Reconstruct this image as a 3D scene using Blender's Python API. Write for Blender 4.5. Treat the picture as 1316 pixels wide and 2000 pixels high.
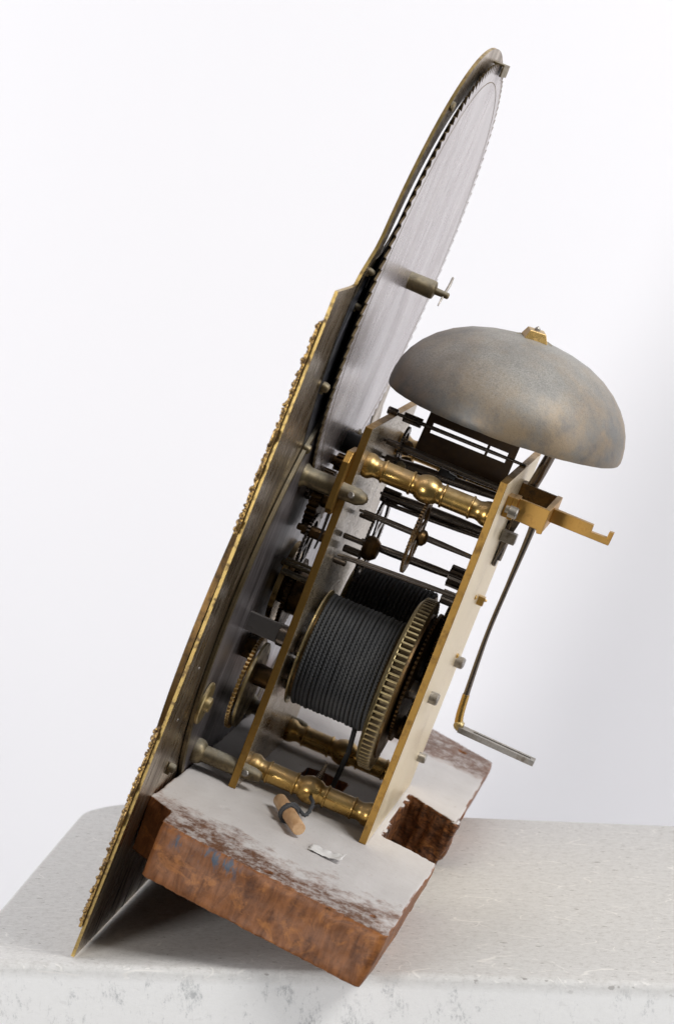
import bpy, bmesh, math, random
import numpy as np
from mathutils import Vector, Matrix, noise
random.seed(7)
for o in list(bpy.data.objects): bpy.data.objects.remove(o)
sc = bpy.context.scene
C = sc.collection
MM = 0.001
R = math.radians
PI = math.pi

# ------------------------------------------------------------------ camera
cam = bpy.data.objects.new('camera', bpy.data.cameras.new('camera')); C.objects.link(cam)
right = Vector((0.98067, 0.19554, 0.00687)); up = Vector((-0.0334263, 0.132834, 0.9905745)); back = Vector((0.192785, -0.971658, 0.136803))
m = Matrix((right, up, back)).transposed().to_4x4()
m.translation = Vector((0.32576, -1.08154, 0.34695))
cam.matrix_world = m
cam.data.sensor_fit = 'VERTICAL'; cam.data.sensor_height = 36; cam.data.lens = 96.27
cam.data.clip_start = 0.05; cam.data.clip_end = 20
cam.data.dof.use_dof = True; cam.data.dof.focus_distance = 1.215; cam.data.dof.aperture_fstop = 18
sc.camera = cam

# ------------------------------------------------------------------ world, lamps, exposure
w = bpy.data.worlds.new("World"); sc.world = w; w.use_nodes = True
bg = w.node_tree.nodes['Background']
bg.inputs[0].default_value = (0.95, 0.97, 1.0, 1); bg.inputs[1].default_value = 0.10
def area(name, loc, target, size, power, col=(1, 1, 1), sy=None):
    l = bpy.data.lights.new(name, 'AREA'); l.energy = power; l.color = col
    l.shape = 'RECTANGLE'; l.size = size; l.size_y = sy or size
    o = bpy.data.objects.new(name, l); C.objects.link(o); o.location = loc
    o.rotation_euler = (Vector(target) - Vector(loc)).to_track_quat('-Z', 'Y').to_euler()
    return o
area('softbox_right', (1.0, -0.30, 0.95), (0.1, 0.1, 0.15), 0.42, 11.5, (1, .985, .955))
area('fill_front', (-0.8, -1.7, 0.25), (0.1, 0.0, 0.05), 0.6, 20, (1, .985, .97))  # unseen fill added to brighten the plinth front and board end
area('wall_fill_left', (-1.3, -0.15, 0.45), (-0.3, 0.56, 0.05), 0.9, 9.4, (.975, .975, 1))  # fill added out of view to brighten the wall on the left
area('plinth_fill_left', (-1.0, -0.05, 1.0), (-0.05, 0.15, 0.0), 0.5, 4.2, (.985, .985, 1))  # extra fill added to lift the plinth top left of the dial
area('wall_fill_right', (1.6, -0.1, 0.20), (0.55, 0.56, 0.05), 0.9, 10.3, (.975, .975, 1))  # second added fill, out of view, evening out the wall's right side
sc.view_settings.view_transform = 'Standard'; sc.view_settings.look = 'None'
sc.view_settings.exposure = 0.0; sc.view_settings.gamma = 1
sc.render.engine = 'CYCLES'

# ------------------------------------------------------------------ materials
class NT:
    def __init__(s, name):
        s.m = bpy.data.materials.new(name); s.m.use_nodes = True
        s.t = s.m.node_tree; s.b = s.t.nodes['Principled BSDF']
        s.co = s.t.nodes.new('ShaderNodeTexCoord')
    def n(s, t, **k):
        x = s.t.nodes.new(t)
        for a, b in k.items(): setattr(x, a, b)
        return x
    def l(s, a, b): s.t.links.new(a, b)
    def map(s, scale=(1, 1, 1), rot=(0, 0, 0)):
        x = s.n('ShaderNodeMapping'); x.inputs['Scale'].default_value = scale; x.inputs['Rotation'].default_value = rot
        s.l(s.co.outputs['Object'], x.inputs[0]); return x.outputs[0]
    def noise(s, scale, detail=4, rough=.6, vec=None, dist=0):
        x = s.n('ShaderNodeTexNoise'); x.inputs['Scale'].default_value = scale; x.inputs['Detail'].default_value = detail
        x.inputs['Roughness'].default_value = rough; x.inputs['Distortion'].default_value = dist
        s.l(vec if vec is not None else s.co.outputs['Object'], x.inputs['Vector']); return x.outputs[0]
    def ramp(s, v, stops, interp='LINEAR'):
        x = s.n('ShaderNodeValToRGB'); x.color_ramp.interpolation = interp
        e = x.color_ramp.elements
        while len(e) < len(stops): e.new(.5)
        for q, (p, c) in zip(e, stops):
            q.position = p; q.color = (c, c, c, 1) if isinstance(c, (int, float)) else (*c, 1)
        s.l(v, x.inputs[0]); return x.outputs[0]
    def mix(s, f, a, b, blend='MIX'):
        x = s.n('ShaderNodeMix', data_type='RGBA', blend_type=blend)
        for i, v in ((0, f), (6, a), (7, b)):
            if isinstance(v, (int, float)): x.inputs[i].default_value = v if i == 0 else (v, v, v, 1)
            elif isinstance(v, tuple): x.inputs[i].default_value = (*v, 1)
            else: s.l(v, x.inputs[i])
        return x.outputs[2]
    def math(s, op, a, b=0.0, clamp=False):
        x = s.n('ShaderNodeMath', operation=op, use_clamp=clamp)
        for i, v in ((0, a), (1, b)):
            if isinstance(v, (int, float)): x.inputs[i].default_value = v
            else: s.l(v, x.inputs[i])
        return x.outputs[0]
    def up(s, lo=.1, hi=.8):       # how far a surface faces the sky, where dust settles
        g = s.n('ShaderNodeNewGeometry'); sp = s.n('ShaderNodeSeparateXYZ'); s.l(g.outputs['Normal'], sp.inputs[0])
        r = s.n('ShaderNodeMapRange'); r.inputs[1].default_value = lo; r.inputs[2].default_value = hi; s.l(sp.outputs[2], r.inputs[0])
        return r.outputs[0]
    def set(s, **k):
        for a, v in k.items():
            i = s.b.inputs[a.replace('_', ' ')]
            if isinstance(v, (int, float)): i.default_value = v
            elif isinstance(v, tuple): i.default_value = (*v, 1)
            else: s.l(v, i)
        return s
    def bump(s, h, strength=.3, dist=.0003):
        x = s.n('ShaderNodeBump'); x.inputs['Strength'].default_value = strength; x.inputs['Distance'].default_value = dist
        s.l(h, x.inputs['Height']); s.l(x.outputs[0], s.b.inputs['Normal'])

def metal(name, c1, c2, patina, rough=.3, dust=.4, dustcol=(.42, .36, .29), pat=(.45, .7), scale=60, streak=(1, 1, 1), bump=.15, upr=(.1, .9), met=1.0):
    t = NT(name)
    v = t.map(streak)
    a = t.noise(scale, 5, .65, v)
    b = t.noise(scale * 3.3, 4, .7, v)
    col = t.mix(t.ramp(a, [(.3, 0), (.7, 1)]), c1, c2)
    pf = t.ramp(b, [(pat[0], 0), (pat[1], 1)])
    col = t.mix(pf, col, patina)
    fine = t.noise(2600, 2, .7)
    d = t.math('MULTIPLY', t.up(*upr), t.ramp(t.noise(160, 5, .7), [(.25, .35), (.6, 1)]))
    d = t.math('MULTIPLY', d, t.ramp(fine, [(.3, .55), (.6, 1.0)]))
    d = t.math('MULTIPLY', d, dust, True)
    col = t.mix(d, col, dustcol)
    ro = t.ramp(a, [(.2, rough * .75), (.8, rough * 1.35)])
    ro = t.mix(pf, ro, min(1, rough + .25)); ro = t.mix(d, ro, .9)
    mt = t.math('SUBTRACT', met, t.math('MULTIPLY', d, met)); mt = t.math('SUBTRACT', mt, t.math('MULTIPLY', pf, .35), True)
    t.set(Base_Color=col, Roughness=ro, Metallic=mt)
    t.bump(t.mix(.5, b, fine), bump, .0002)
    return t.m

M = {}
M['brass'] = metal('brass', (.62, .41, .14), (.50, .31, .09), (.22, .13, .045), .23, .6, (.48, .42, .33), pat=(.58, .85))
M['edge'] = metal('plate_edge_brass', (.42, .25, .07), (.32, .18, .045), (.17, .09, .025), .42, .12, (.4, .3, .16), pat=(.5, .8), bump=.1)
M['cock'] = metal('warm_cock_brass', (.55, .32, .095), (.44, .245, .065), (.32, .16, .04), .40, .35, (.52, .44, .32), pat=(.55, .8), bump=.08)
M['brass_edge'] = metal('brass_plate', (.66, .47, .20), (.52, .33, .11), (.26, .16, .06), .26, .45, (.50, .43, .33), pat=(.55, .8), bump=.1)
M['brass_dark'] = metal('tarnished_brass', (.24, .14, .05), (.13, .075, .03), (.045, .03, .018), .38, .30, (.28, .23, .18))
M['brass_tooth'] = metal('worn_wheel_brass', (.56, .46, .24), (.44, .34, .16), (.17, .12, .06), .30, .45, (.44, .40, .30))
M['gilt'] = metal('gilt_brass', (.58, .38, .13), (.40, .25, .08), (.10, .055, .025), .36, .3, pat=(.42, .56), scale=300)
M['foot'] = metal('dull_foot_brass', (.26, .21, .12), (.17, .13, .075), (.07, .055, .035), .42, .75, (.40, .38, .32))
M['dial_back'] = metal('aged_dial_back', (.56, .46, .33), (.20, .135, .08), (.055, .043, .035), .26, .3, (.34, .31, .28), pat=(.50, .66), scale=62, streak=(1, 1, .16), bump=.06)
M['dial_edge'] = metal('filed_dial_edge', (.58, .42, .16), (.40, .27, .09), (.17, .11, .05), .32, .1, pat=(.48, .62))
M['steel'] = metal('dark_steel', (.24, .205, .175), (.15, .125, .105), (.06, .04, .03), .24, .22, (.30, .27, .24), pat=(.58, .8), bump=.04)
M['steel_bright'] = metal('grey_steel', (.42, .40, .37), (.30, .28, .26), (.14, .12, .10), .33, .35, (.42, .40, .37))
M['vane'] = metal('brown_vane_brass', (.10, .06, .03), (.07, .042, .022), (.05, .03, .02), .45, .15, met=.7)
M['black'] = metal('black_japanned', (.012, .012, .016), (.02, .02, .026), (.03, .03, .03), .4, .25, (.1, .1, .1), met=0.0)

M['gap'] = metal('shaded_dirty_gap', (.20, .15, .075), (.13, .09, .045), (.06, .04, .02), .5, .1, met=.6)  # dirt plus the shade between teeth, both put into the colour
M['bar'] = metal('grey_bar_steel', (.32, .30, .285), (.25, .235, .225), (.12, .10, .09), .34, .3, (.38, .36, .34), pat=(.58, .8), bump=.05)
def disc_mat():
    t = NT('brushed_moon_disc')
    v = t.map((1, 1, .12))
    a = t.noise(90, 6, .7, v); b = t.noise(40, 5, .65, t.map((1, 1, .35))); c = t.noise(24, 3, .5)
    col = t.mix(t.ramp(a, [(.3, 0), (.75, 1)]), (.56, .515, .51), (.46, .42, .415))
    col = t.mix(t.ramp(b, [(.40, 0), (.64, .85)]), col, (.42, .37, .37))
    col = t.mix(t.ramp(t.noise(60, 6, .75, t.map((1, 1, .3), (.1, 0, 0))), [(.54, 0), (.70, .5)]), col, (.66, .63, .60))
    dark = t.math('MULTIPLY', t.ramp(t.noise(330, 5, .75, t.map((1, 1, .16), (.06, 0, 0))), [(.58, 0), (.66, 1)]), t.ramp(c, [(.38, 0), (.54, 1)]))
    col = t.mix(t.math('MULTIPLY', dark, .9), col, (.16, .13, .13))
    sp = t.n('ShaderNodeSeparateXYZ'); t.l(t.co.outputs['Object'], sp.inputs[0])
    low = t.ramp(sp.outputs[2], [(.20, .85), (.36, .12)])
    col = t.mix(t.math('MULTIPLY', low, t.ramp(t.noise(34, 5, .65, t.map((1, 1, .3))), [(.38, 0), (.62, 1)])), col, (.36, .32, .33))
    t.set(Base_Color=col, Metallic=.7, Roughness=t.ramp(b, [(.2, .20), (.8, .34)]))
    t.bump(a, .02, .0001); return t.m
M['disc'] = disc_mat()
def grain_disc():
    t = NT('brushed_grey_ring_plate')
    a = t.noise(260, 6, .75, t.map((1, 1, .08))); b = t.noise(60, 4, .6, t.map((1, 1, .3)))
    col = t.mix(t.ramp(a, [(.35, 0), (.66, 1)]), (.07, .058, .06), (.42, .385, .395))
    col = t.mix(t.ramp(b, [(.45, 0), (.7, .8)]), col, (.06, .05, .05))
    t.set(Base_Color=col, Metallic=.75, Roughness=.34); t.bump(a, .25, .0003); return t.m
M['ringplate'] = grain_disc()
def bell_mat():
    t = NT('dusty_bell_metal')
    a = t.noise(26, 6, .62); b = t.noise(90, 5, .7); f = t.noise(1500, 3, .75)
    col = t.mix(t.ramp(a, [(.43, 0), (.56, 1)]), (.22, .165, .105), (.135, .13, .12))
    col = t.mix(t.ramp(b, [(.48, 0), (.70, .75)]), col, (.07, .07, .074))
    col = t.mix(t.ramp(t.noise(44, 4, .6), [(.54, 0), (.68, .42)]), col, (.30, .20, .11))
    d = t.math('MULTIPLY', t.up(.0, .95), t.ramp(f, [(.30, .35), (.62, 1.0)]))
    d = t.math('MULTIPLY', d, t.ramp(t.noise(32, 6, .7), [(.30, .45), (.60, 1)]), True)
    col = t.mix(t.math('MULTIPLY', d, .95), col, (.475, .46, .43))
    col = t.mix(t.ramp(t.noise(1300, 4, .8), [(.34, .35), (.50, 0)]), col, (.07, .06, .05))
    t.set(Base_Color=col, Metallic=.25, Roughness=t.mix(d, .42, .8)); t.bump(t.mix(.6, b, f), .35, .0004); return t.m
M['bell'] = bell_mat()
def dusty_plate():
    t = NT('dusty_brass_plate')
    a = t.noise(50, 5, .6); f = t.noise(1900, 2, .8); b = t.noise(22, 4, .6)
    col = t.mix(a, (.84, .68, .42), (.74, .57, .32))
    d = t.math('MULTIPLY', t.ramp(f, [(.35, .25), (.6, 1)]), t.ramp(b, [(.3, .35), (.7, .9)]))
    col = t.mix(d, col, (.72, .655, .52))
    t.set(Base_Color=col, Metallic=t.math('SUBTRACT', 1, t.math('MULTIPLY', d, .75)), Roughness=t.mix(d, .22, .6)); return t.m
M['plate_face'] = dusty_plate()
def inner_plate():
    t = NT('speckled_inner_plate')
    a = t.noise(60, 5, .6, t.map((1, 1, .3))); f = t.noise(1500, 3, .8); b = t.noise(30, 5, .6)
    col = t.mix(a, (.52, .43, .30), (.30, .23, .14))
    d = t.math('MULTIPLY', t.ramp(f, [(.42, .15), (.60, 1)]), t.ramp(b, [(.3, .25), (.65, .85)]))
    col = t.mix(d, col, (.50, .44, .36))
    col = t.mix(t.ramp(t.noise(130, 5, .7, t.map((1, 1, .25))), [(.60, 0), (.72, .8)]), col, (.10, .08, .06))
    t.set(Base_Color=col, Metallic=t.math('SUBTRACT', 1, t.math('MULTIPLY', d, .7)), Roughness=t.mix(d, .16, .6)); return t.m
M['plate_inner'] = inner_plate()
def rope_mat():
    t = NT('charcoal_cord')
    a = t.noise(900, 3, .7); b = t.noise(45, 4, .6)
    col = t.mix(a, (.020, .021, .024), (.060, .062, .066))
    col = t.mix(t.ramp(b, [(.5, 0), (.7, .5)]), col, (.085, .084, .082))
    t.set(Base_Color=col, Roughness=.75); t.bump(a, .5, .0004); return t.m
M['rope'] = rope_mat()
def board_mat():
    t = NT('dusty_old_mahogany')
    g = t.noise(70, 6, .65, t.map((1, .2, 1), (0, 0, 0)), .6)          # long grain runs along the board
    e = t.noise(120, 6, .7, t.map((1.6, 1, .35)), 1.0)
    wood = t.mix(t.ramp(e, [(.3, 0), (.7, 1)]), (.10, .037, .015), (.31, .125, .048))
    wood = t.mix(t.ramp(t.noise(55, 5, .7, None, 1.4), [(.54, 0), (.64, .7)]), wood, (.42, .17, .05))
    wood = t.mix(t.ramp(t.noise(95, 5, .7), [(.55, 0), (.75, .9)]), wood, (.055, .02, .01))
    wood = t.mix(t.ramp(t.noise(210, 5, .8, None, .5), [(.68, 0), (.75, .4)]), wood, (.40, .28, .2))
    sp = t.n('ShaderNodeSeparateXYZ'); t.l(t.co.outputs['Object'], sp.inputs[0])
    nm = t.math('MULTIPLY', t.ramp(sp.outputs[0], [(.086, 0), (.092, 1)]), t.ramp(sp.outputs[1], [(.100, 0), (.108, 1), (.190, 1), (.196, 0)]))
    crack = t.noise(330, 7, .85, t.map((.5, .5, 1.6), (0, .5, 0)), .8)
    wood = t.mix(t.math('MULTIPLY', nm, t.ramp(crack, [(.42, .95), (.58, .1)])), wood, (.018, .008, .005))
    # blue paint flecks below the near top edge
    bx = t.math('MULTIPLY', t.ramp(sp.outputs[0], [(.014, 0), (.022, 1), (.048, 1), (.056, 0)]), t.ramp(sp.outputs[2], [(.0585, 0), (.0605, 1), (.0665, 1), (.0675, 0)]))
    bx = t.math('MULTIPLY', bx, t.ramp(t.noise(240, 4, .7, t.map((1, 1, .35))), [(.50, 0), (.58, .75)]))
    wood = t.mix(bx, wood, (.03, .10, .16))
    ge = t.n('ShaderNodeNewGeometry'); vt = t.n('ShaderNodeVectorTransform', vector_type='NORMAL', convert_from='WORLD', convert_to='OBJECT')
    t.l(ge.outputs['True Normal'], vt.inputs[0]); sn = t.n('ShaderNodeSeparateXYZ'); t.l(vt.outputs[0], sn.inputs[0])
    top = t.ramp(sn.outputs[2], [(.80, 0), (.96, 1)])
    # bare worn band near the front edge: the limit follows the skewed near end
    dist = t.math('ADD', sp.outputs[1], t.math('MULTIPLY', sp.outputs[0], .19))
    dist = t.math('ADD', dist, t.math('MULTIPLY', t.math('SUBTRACT', t.noise(50, 9, .78), .5), .12))
    worn = t.ramp(dist, [(.024, 1), (.043, 0)])
    far = t.ramp(t.math('ADD', sp.outputs[1], t.math('MULTIPLY', t.math('SUBTRACT', t.noise(40, 6, .7), .5), .05)), [(.262, 0), (.275, 1)])
    worn = t.math('MAXIMUM', worn, far)
    patch = t.ramp(t.noise(42, 6, .75, t.map((1, 1.3, 1))), [(.66, 0), (.71, 1)])
    worn = t.math('MAXIMUM', worn, t.math('MULTIPLY', patch, .7))
    residue = t.ramp(t.noise(140, 8, .85), [(.47, 0), (.57, 1)])
    keep = t.math('MULTIPLY', worn, t.math('SUBTRACT', 1.0, t.math('MULTIPLY', residue, .62)))
    dustm = t.math('MULTIPLY', top, t.math('SUBTRACT', 1.0, keep), True)
    dcol = t.mix(t.ramp(t.noise(30, 5, .6), [(.3, 0), (.7, 1)]), (.50, .475, .465), (.57, .55, .54))
    dcol = t.mix(t.ramp(t.noise(500, 4, .8), [(.60, 0), (.70, .35)]), dcol, (.33, .25, .20))
    worntop = t.mix(t.math('MULTIPLY', top, worn), wood, t.mix(g, (.065, .03, .017), (.21, .10, .055)))
    col = t.mix(dustm, worntop, dcol)
    t.set(Base_Color=col, Roughness=t.mix(dustm, .45, .95), Metallic=0.0, Specular_IOR_Level=.2)
    t.bump(t.mix(dustm, t.mix(.5, e, t.noise(300, 4, .7)), t.noise(220, 5, .7)), .4, .0006); return t.m
M['board'] = board_mat()
def paint_mat():
    t = NT('scuffed_white_paint')
    a = t.noise(14, 6, .65); b = t.noise(260, 8, .85); f = t.noise(900, 6, .75)
    col = t.mix(t.ramp(a, [(.35, 0), (.65, 1)]), (.645, .635, .62), (.625, .615, .60))
    col = t.mix(t.ramp(b, [(.48, 0), (.60, .75)]), col, (.50, .485, .465))
    st = t.noise(1100, 6, .8, t.map((.25, 1.6, .8), (0, 0, .12)))
    col = t.mix(t.ramp(st, [(.52, 0), (.62, .5)]), col, (.40, .38, .365))
    pit = t.noise(330, 2, .5, t.map((.6, 1.5, 1)))
    col = t.mix(t.ramp(pit, [(.68, 0), (.71, .8)]), col, (.22, .20, .18))
    chip = t.noise(480, 2, .5, t.map((.5, 1.2, 1), (0, 0, .4)))
    col = t.mix(t.ramp(chip, [(.67, 0), (.70, .7)]), col, (.80, .78, .75))
    big = t.noise(60, 8, .85, t.map((.6, 1.5, 1)))
    col = t.mix(t.ramp(big, [(.67, 0), (.71, .6)]), col, (.34, .33, .32))
    sp = t.n('ShaderNodeSeparateXYZ'); t.l(t.co.outputs['Object'], sp.inputs[0])
    side = t.ramp(t.math('ADD', sp.outputs[2], .3), [(.2955, 1), (.2975, 0)])
    blot = t.math('MULTIPLY', side, t.ramp(t.noise(120, 9, .85, t.map((1, 1, .5))), [(.54, 0), (.64, .8)]))
    col = t.mix(t.math('MULTIPLY', side, .8), col, (.86, .86, .86))  # sides lightened in the colour to stand for light from the front
    stain = t.math('MULTIPLY', side, t.ramp(t.noise(420, 8, .85, t.map((1, 1, .16))), [(.60, 0), (.72, .5)]))
    col = t.mix(stain, col, (.48, .47, .46))
    col = t.mix(blot, col, (.37, .38, .39))
    lip = t.ramp(t.math('ADD', sp.outputs[2], .01), [(.0064, 0), (.0068, 1), (.0073, 1), (.0077, 0)])
    lip = t.math('MULTIPLY', lip, t.ramp(t.noise(110, 5, .8, t.map((.4, 1, 1))), [(.46, 0), (.54, .75)]))
    col = t.mix(lip, col, (.34, .30, .25))
    # fine scratches: hairlines along distorted cell borders, broken up by noise
    for sc_, rot, rx in ((17, .6, 1.8), (29, -.4, 2.6)):
        vo = t.n('ShaderNodeTexVoronoi', feature='DISTANCE_TO_EDGE'); vo.inputs['Scale'].default_value = sc_
        mp = t.map((1, rx, 1), (0, 0, rot)); nz = t.n('ShaderNodeTexNoise'); nz.inputs['Scale'].default_value = 14
        vm = t.n('ShaderNodeVectorMath', operation='MULTIPLY_ADD'); t.l(nz.outputs[1], vm.inputs[0]); vm.inputs[1].default_value = (.03, .03, .03); t.l(mp, vm.inputs[2])
        t.l(vm.outputs[0], vo.inputs['Vector'])
        scr = t.math('MULTIPLY', t.ramp(vo.outputs['Distance'], [(.004, 1), (.010, 0)]), t.ramp(t.noise(31 + sc_, 3, .6), [(.52, 0), (.56, .8)]))
        scr = t.math('MULTIPLY', scr, t.math('SUBTRACT', 1.0, side))
        col = t.mix(scr, col, (.80, .78, .75))
    t.set(Base_Color=col, Roughness=t.ramp(b, [(.3, .55), (.7, .7)]))
    t.bump(t.mix(.5, b, f), .28, .0007); return t.m
M['paint'] = paint_mat()
def wall_mat():
    t = NT('white_painted_wall')
    a = t.noise(3, 4, .5); s = t.noise(70, 6, .8, t.map((.6, 1, 2)))
    col = t.mix(a, (.845, .84, .87), (.83, .825, .855))
    col = t.mix(t.math('MULTIPLY', t.ramp(s, [(.70, 0), (.76, .5)]), t.ramp(t.noise(9, 3, .5), [(.5, 0), (.6, 1)])), col, (.62, .61, .62))
    t.set(Base_Color=col, Roughness=.75); t.bump(t.noise(160, 4, .6), .06, .0005); return t.m
M['wall'] = wall_mat()
def simple(name, c1, c2, scale, rough, vec=(1, 1, 1)):
    t = NT(name); a = t.noise(scale, 5, .65, t.map(vec))
    t.set(Base_Color=t.mix(t.ramp(a, [(.3, 0), (.7, 1)]), c1, c2), Roughness=rough); t.bump(a, .3, .0003); return t.m
M['peg'] = simple('pale_peg_wood', (.34, .18, .08), (.62, .42, .24), 160, .6, (1, .25, 1))
M['paper'] = simple('torn_white_paper', (.62, .61, .60), (.72, .71, .70), 300, .85)
M['darkwood'] = simple('dark_red_wood', (.05, .02, .013), (.12, .05, .03), 200, .5)

# ------------------------------------------------------------------ mesh helpers (all in millimetres: u along the arbors, w away, v up the dial)
def V(p): return Vector(p) * MM
class MB:
    def __init__(s): s.v = []; s.f = []
    def add(s, vs, fs):
        n = len(s.v); s.v += [tuple(p) for p in vs]; s.f += [[i + n for i in f] for f in fs]; return s
    def lathe(s, prof, o=(0, 0, 0), axis='u', seg=24):      # prof: (distance along the axis, radius); axis u, v or w, or a direction
        ax = {'u': Vector((1, 0, 0)), 'w': Vector((0, 1, 0)), 'v': Vector((0, 0, 1))}.get(axis) if isinstance(axis, str) else Vector(axis).normalized()
        a = ax.orthogonal().normalized(); b = ax.cross(a); o = Vector(o)
        vs = []; fs = []
        for (t, r) in prof:
            for k in range(seg):
                q = 2 * PI * k / seg; vs.append(o + ax * t + (a * math.cos(q) + b * math.sin(q)) * r)
        n = len(prof)
        for i in range(n - 1):
            for k in range(seg):
                k2 = (k + 1) % seg; fs.append([i * seg + k, i * seg + k2, (i + 1) * seg + k2, (i + 1) * seg + k])
        fs.append([k for k in range(seg)][::-1]); fs.append([(n - 1) * seg + k for k in range(seg)])
        return s.add(vs, fs)
    def cyl(s, o, L, r, axis='u', seg=20, r2=None, bev=0):
        r2 = r if r2 is None else r2
        pr = [(0, r - bev), (bev, r), (L - bev, r2), (L, r2 - bev)] if bev else [(0, r), (L, r2)]
        return s.lathe(pr, o, axis, seg)
    def box(s, a, b):
        (x0, y0, z0), (x1, y1, z1) = a, b
        vs = [(x, y, z) for x in (x0, x1) for y in (y0, y1) for z in (z0, z1)]
        return s.add(vs, [[0, 1, 3, 2], [4, 6, 7, 5], [0, 4, 5, 1], [2, 3, 7, 6], [0, 2, 6, 4], [1, 5, 7, 3]])
    def prism(s, pts, ext):     # pts: 3D polygon, ext: extrusion vector
        e = Vector(ext); n = len(pts); P = [Vector(p) for p in pts]
        vs = P + [p + e for p in P]
        return s.add(vs, [list(range(n))[::-1], [n + i for i in range(n)]] + [[i, (i + 1) % n, n + (i + 1) % n, n + i] for i in range(n)])
    def tube(s, path, r, seg=10, closed=False):
        P = [Vector(p) for p in path]; rr = r if isinstance(r, (list, tuple)) else [r] * len(P)
        t0 = (P[1] - P[0]).normalized(); a = t0.orthogonal().normalized(); vs = []; fs = []
        for i, p in enumerate(P):
            t = (P[min(i + 1, len(P) - 1)] - P[max(i - 1, 0)]).normalized()
            a = (a - t * a.dot(t)).normalized(); b = t.cross(a)
            for k in range(seg):
                q = 2 * PI * k / seg; vs.append(p + (a * math.cos(q) + b * math.sin(q)) * rr[i])
        for i in range(len(P) - 1):
            for k in range(seg):
                k2 = (k + 1) % seg; fs.append([i * seg + k, i * seg + k2, (i + 1) * seg + k2, (i + 1) * seg + k])
        fs.append(list(range(seg))[::-1]); fs.append([(len(P) - 1) * seg + k for k in range(seg)])
        return s.add(vs, fs)
    def ring(s, outer, inner, u0, u1):      # band between two closed loops of (w, v) with the same count
        n = len(outer); vs = [(u0, *p) for p in outer] + [(u0, *p) for p in inner] + [(u1, *p) for p in outer] + [(u1, *p) for p in inner]
        fs = []
        for i in range(n):
            j = (i + 1) % n
            fs += [[i, n + i, n + j, j], [2 * n + i, 2 * n + j, 3 * n + j, 3 * n + i], [i, j, 2 * n + j, 2 * n + i], [n + i, 3 * n + i, 3 * n + j, n + j]]
        return s.add(vs, fs)
    def gear(s, c, u0, u1, ri, ro, n, kind='spur', hub=None, spokes=0, bore=0.0):
        # a toothed rim; with spokes it is crossed out, otherwise a full disc
        cw, cv = c; outer = []
        for k in range(n):
            a0 = 2 * PI * k / n; st = 2 * PI / n
            if kind == 'spur': pat = [(0, ri), (.22, ri), (.30, ro * .985 + ri * .015), (.40, ro), (.62, ro), (.72, ro * .985 + ri * .015), (.80, ri)]
            elif kind == 'wide': pat = [(0, ri), (.30, ri + .05), (.54, ri), (.60, ri + .3), (.63, ro * .985 + ri * .015), (.68, ro), (.88, ro), (.93, ro * .985 + ri * .015), (.97, ri + .3)]
            elif kind == 'ratchet': pat = [(0, ri), (.10, ri + .1 * (ro - ri)), (.75, ro * .97 + ri * .03), (.86, ro), (.90, ri)]
            else: pat = [(0, ri), (.35, ri), (.5, ro), (.65, ro), (.85, ri)]
            for f, r in pat: outer.append((cw + r * math.cos(a0 + f * st), cv + r * math.sin(a0 + f * st)))
        if spokes:
            rb = ri * .84; inner = [(cw + (x - cw) * rb / math.hypot(x - cw, y - cv), cv + (y - cv) * rb / math.hypot(x - cw, y - cv)) for x, y in outer]
            s.ring(outer, inner, u0, u1); h = hub or ri * .25
            s.cyl((u0 - .01, cw, cv), u1 - u0 + .02, h)
            for k in range(spokes):
                q = 2 * PI * k / spokes + .4; d = Vector((0, math.cos(q), math.sin(q))); n_ = Vector((0, -math.sin(q), math.cos(q)))
                o = Vector((u0 + .15, cw, cv)); wd0, wd1 = ri * .10, ri * .06
                s.prism([o + d * h * .8 - n_ * wd0, o + d * rb * 1.01 - n_ * wd1, o + d * rb * 1.01 + n_ * wd1, o + d * h * .8 + n_ * wd0], (u1 - u0 - .3, 0, 0))
        else:
            m_ = len(outer); s.add([(u0, *p) for p in outer] + [(u1, *p) for p in outer], [[m_ - 1 - i for i in range(m_)], [m_ + i for i in range(m_)]] + [[i, (i + 1) % m_, m_ + (i + 1) % m_, m_ + i] for i in range(m_)])
        return s
    def xf(s, f): s.v = [tuple(f(Vector(p))) for p in s.v]; return s
    def build(s, name, mat, parent=None, smooth=30, bevel=0, label=None, loc=(0, 0, 0)):
        me = bpy.data.meshes.new(name); me.from_pydata([tuple(c * MM for c in p) for p in s.v], [], s.f)
        bm = bmesh.new(); bm.from_mesh(me); bmesh.ops.recalc_face_normals(bm, faces=bm.faces); bm.to_mesh(me); bm.free()
        if smooth: me.shade_smooth(); me.set_sharp_from_angle(angle=R(smooth))
        me.materials.append(mat if not isinstance(mat, str) else M[mat])
        o = bpy.data.objects.new(name, me); C.objects.link(o); o.parent = parent; o.location = V(loc)
        if bevel:
            b = o.modifiers.new('bevel', 'BEVEL'); b.width = bevel * MM; b.segments = 2; b.limit_method = 'ANGLE'; b.angle_limit = R(40)
        if label: o['label'] = label
        return o
def smooth_path(P, R_, n=8):
    P = [Vector(p) for p in P]; out = []; rr = []
    for i in range(len(P) - 1):
        a = P[max(i - 1, 0)]; b = P[i]; c = P[i + 1]; d = P[min(i + 2, len(P) - 1)]
        for k in range(n):
            t = k / n; out.append(.5 * ((2 * b) + (c - a) * t + (2 * a - 5 * b + 4 * c - d) * t * t + (3 * b - a - 3 * c + d) * t ** 3)); rr.append(R_[i] + (R_[i + 1] - R_[i]) * t)
    out.append(P[-1]); rr.append(R_[-1]); return out, rr
def copy_tree(o, parent, loc=None):
    c = o.copy(); C.objects.link(c); c.parent = parent
    if loc is not None: c.location = V(loc)
    for ch in [x for x in C.objects if x.parent == o]:
        d = ch.copy(); C.objects.link(d); d.parent = c
    return c
def spin(u0, prof): return [(p[0] + u0, p[1]) for p in prof]

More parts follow.
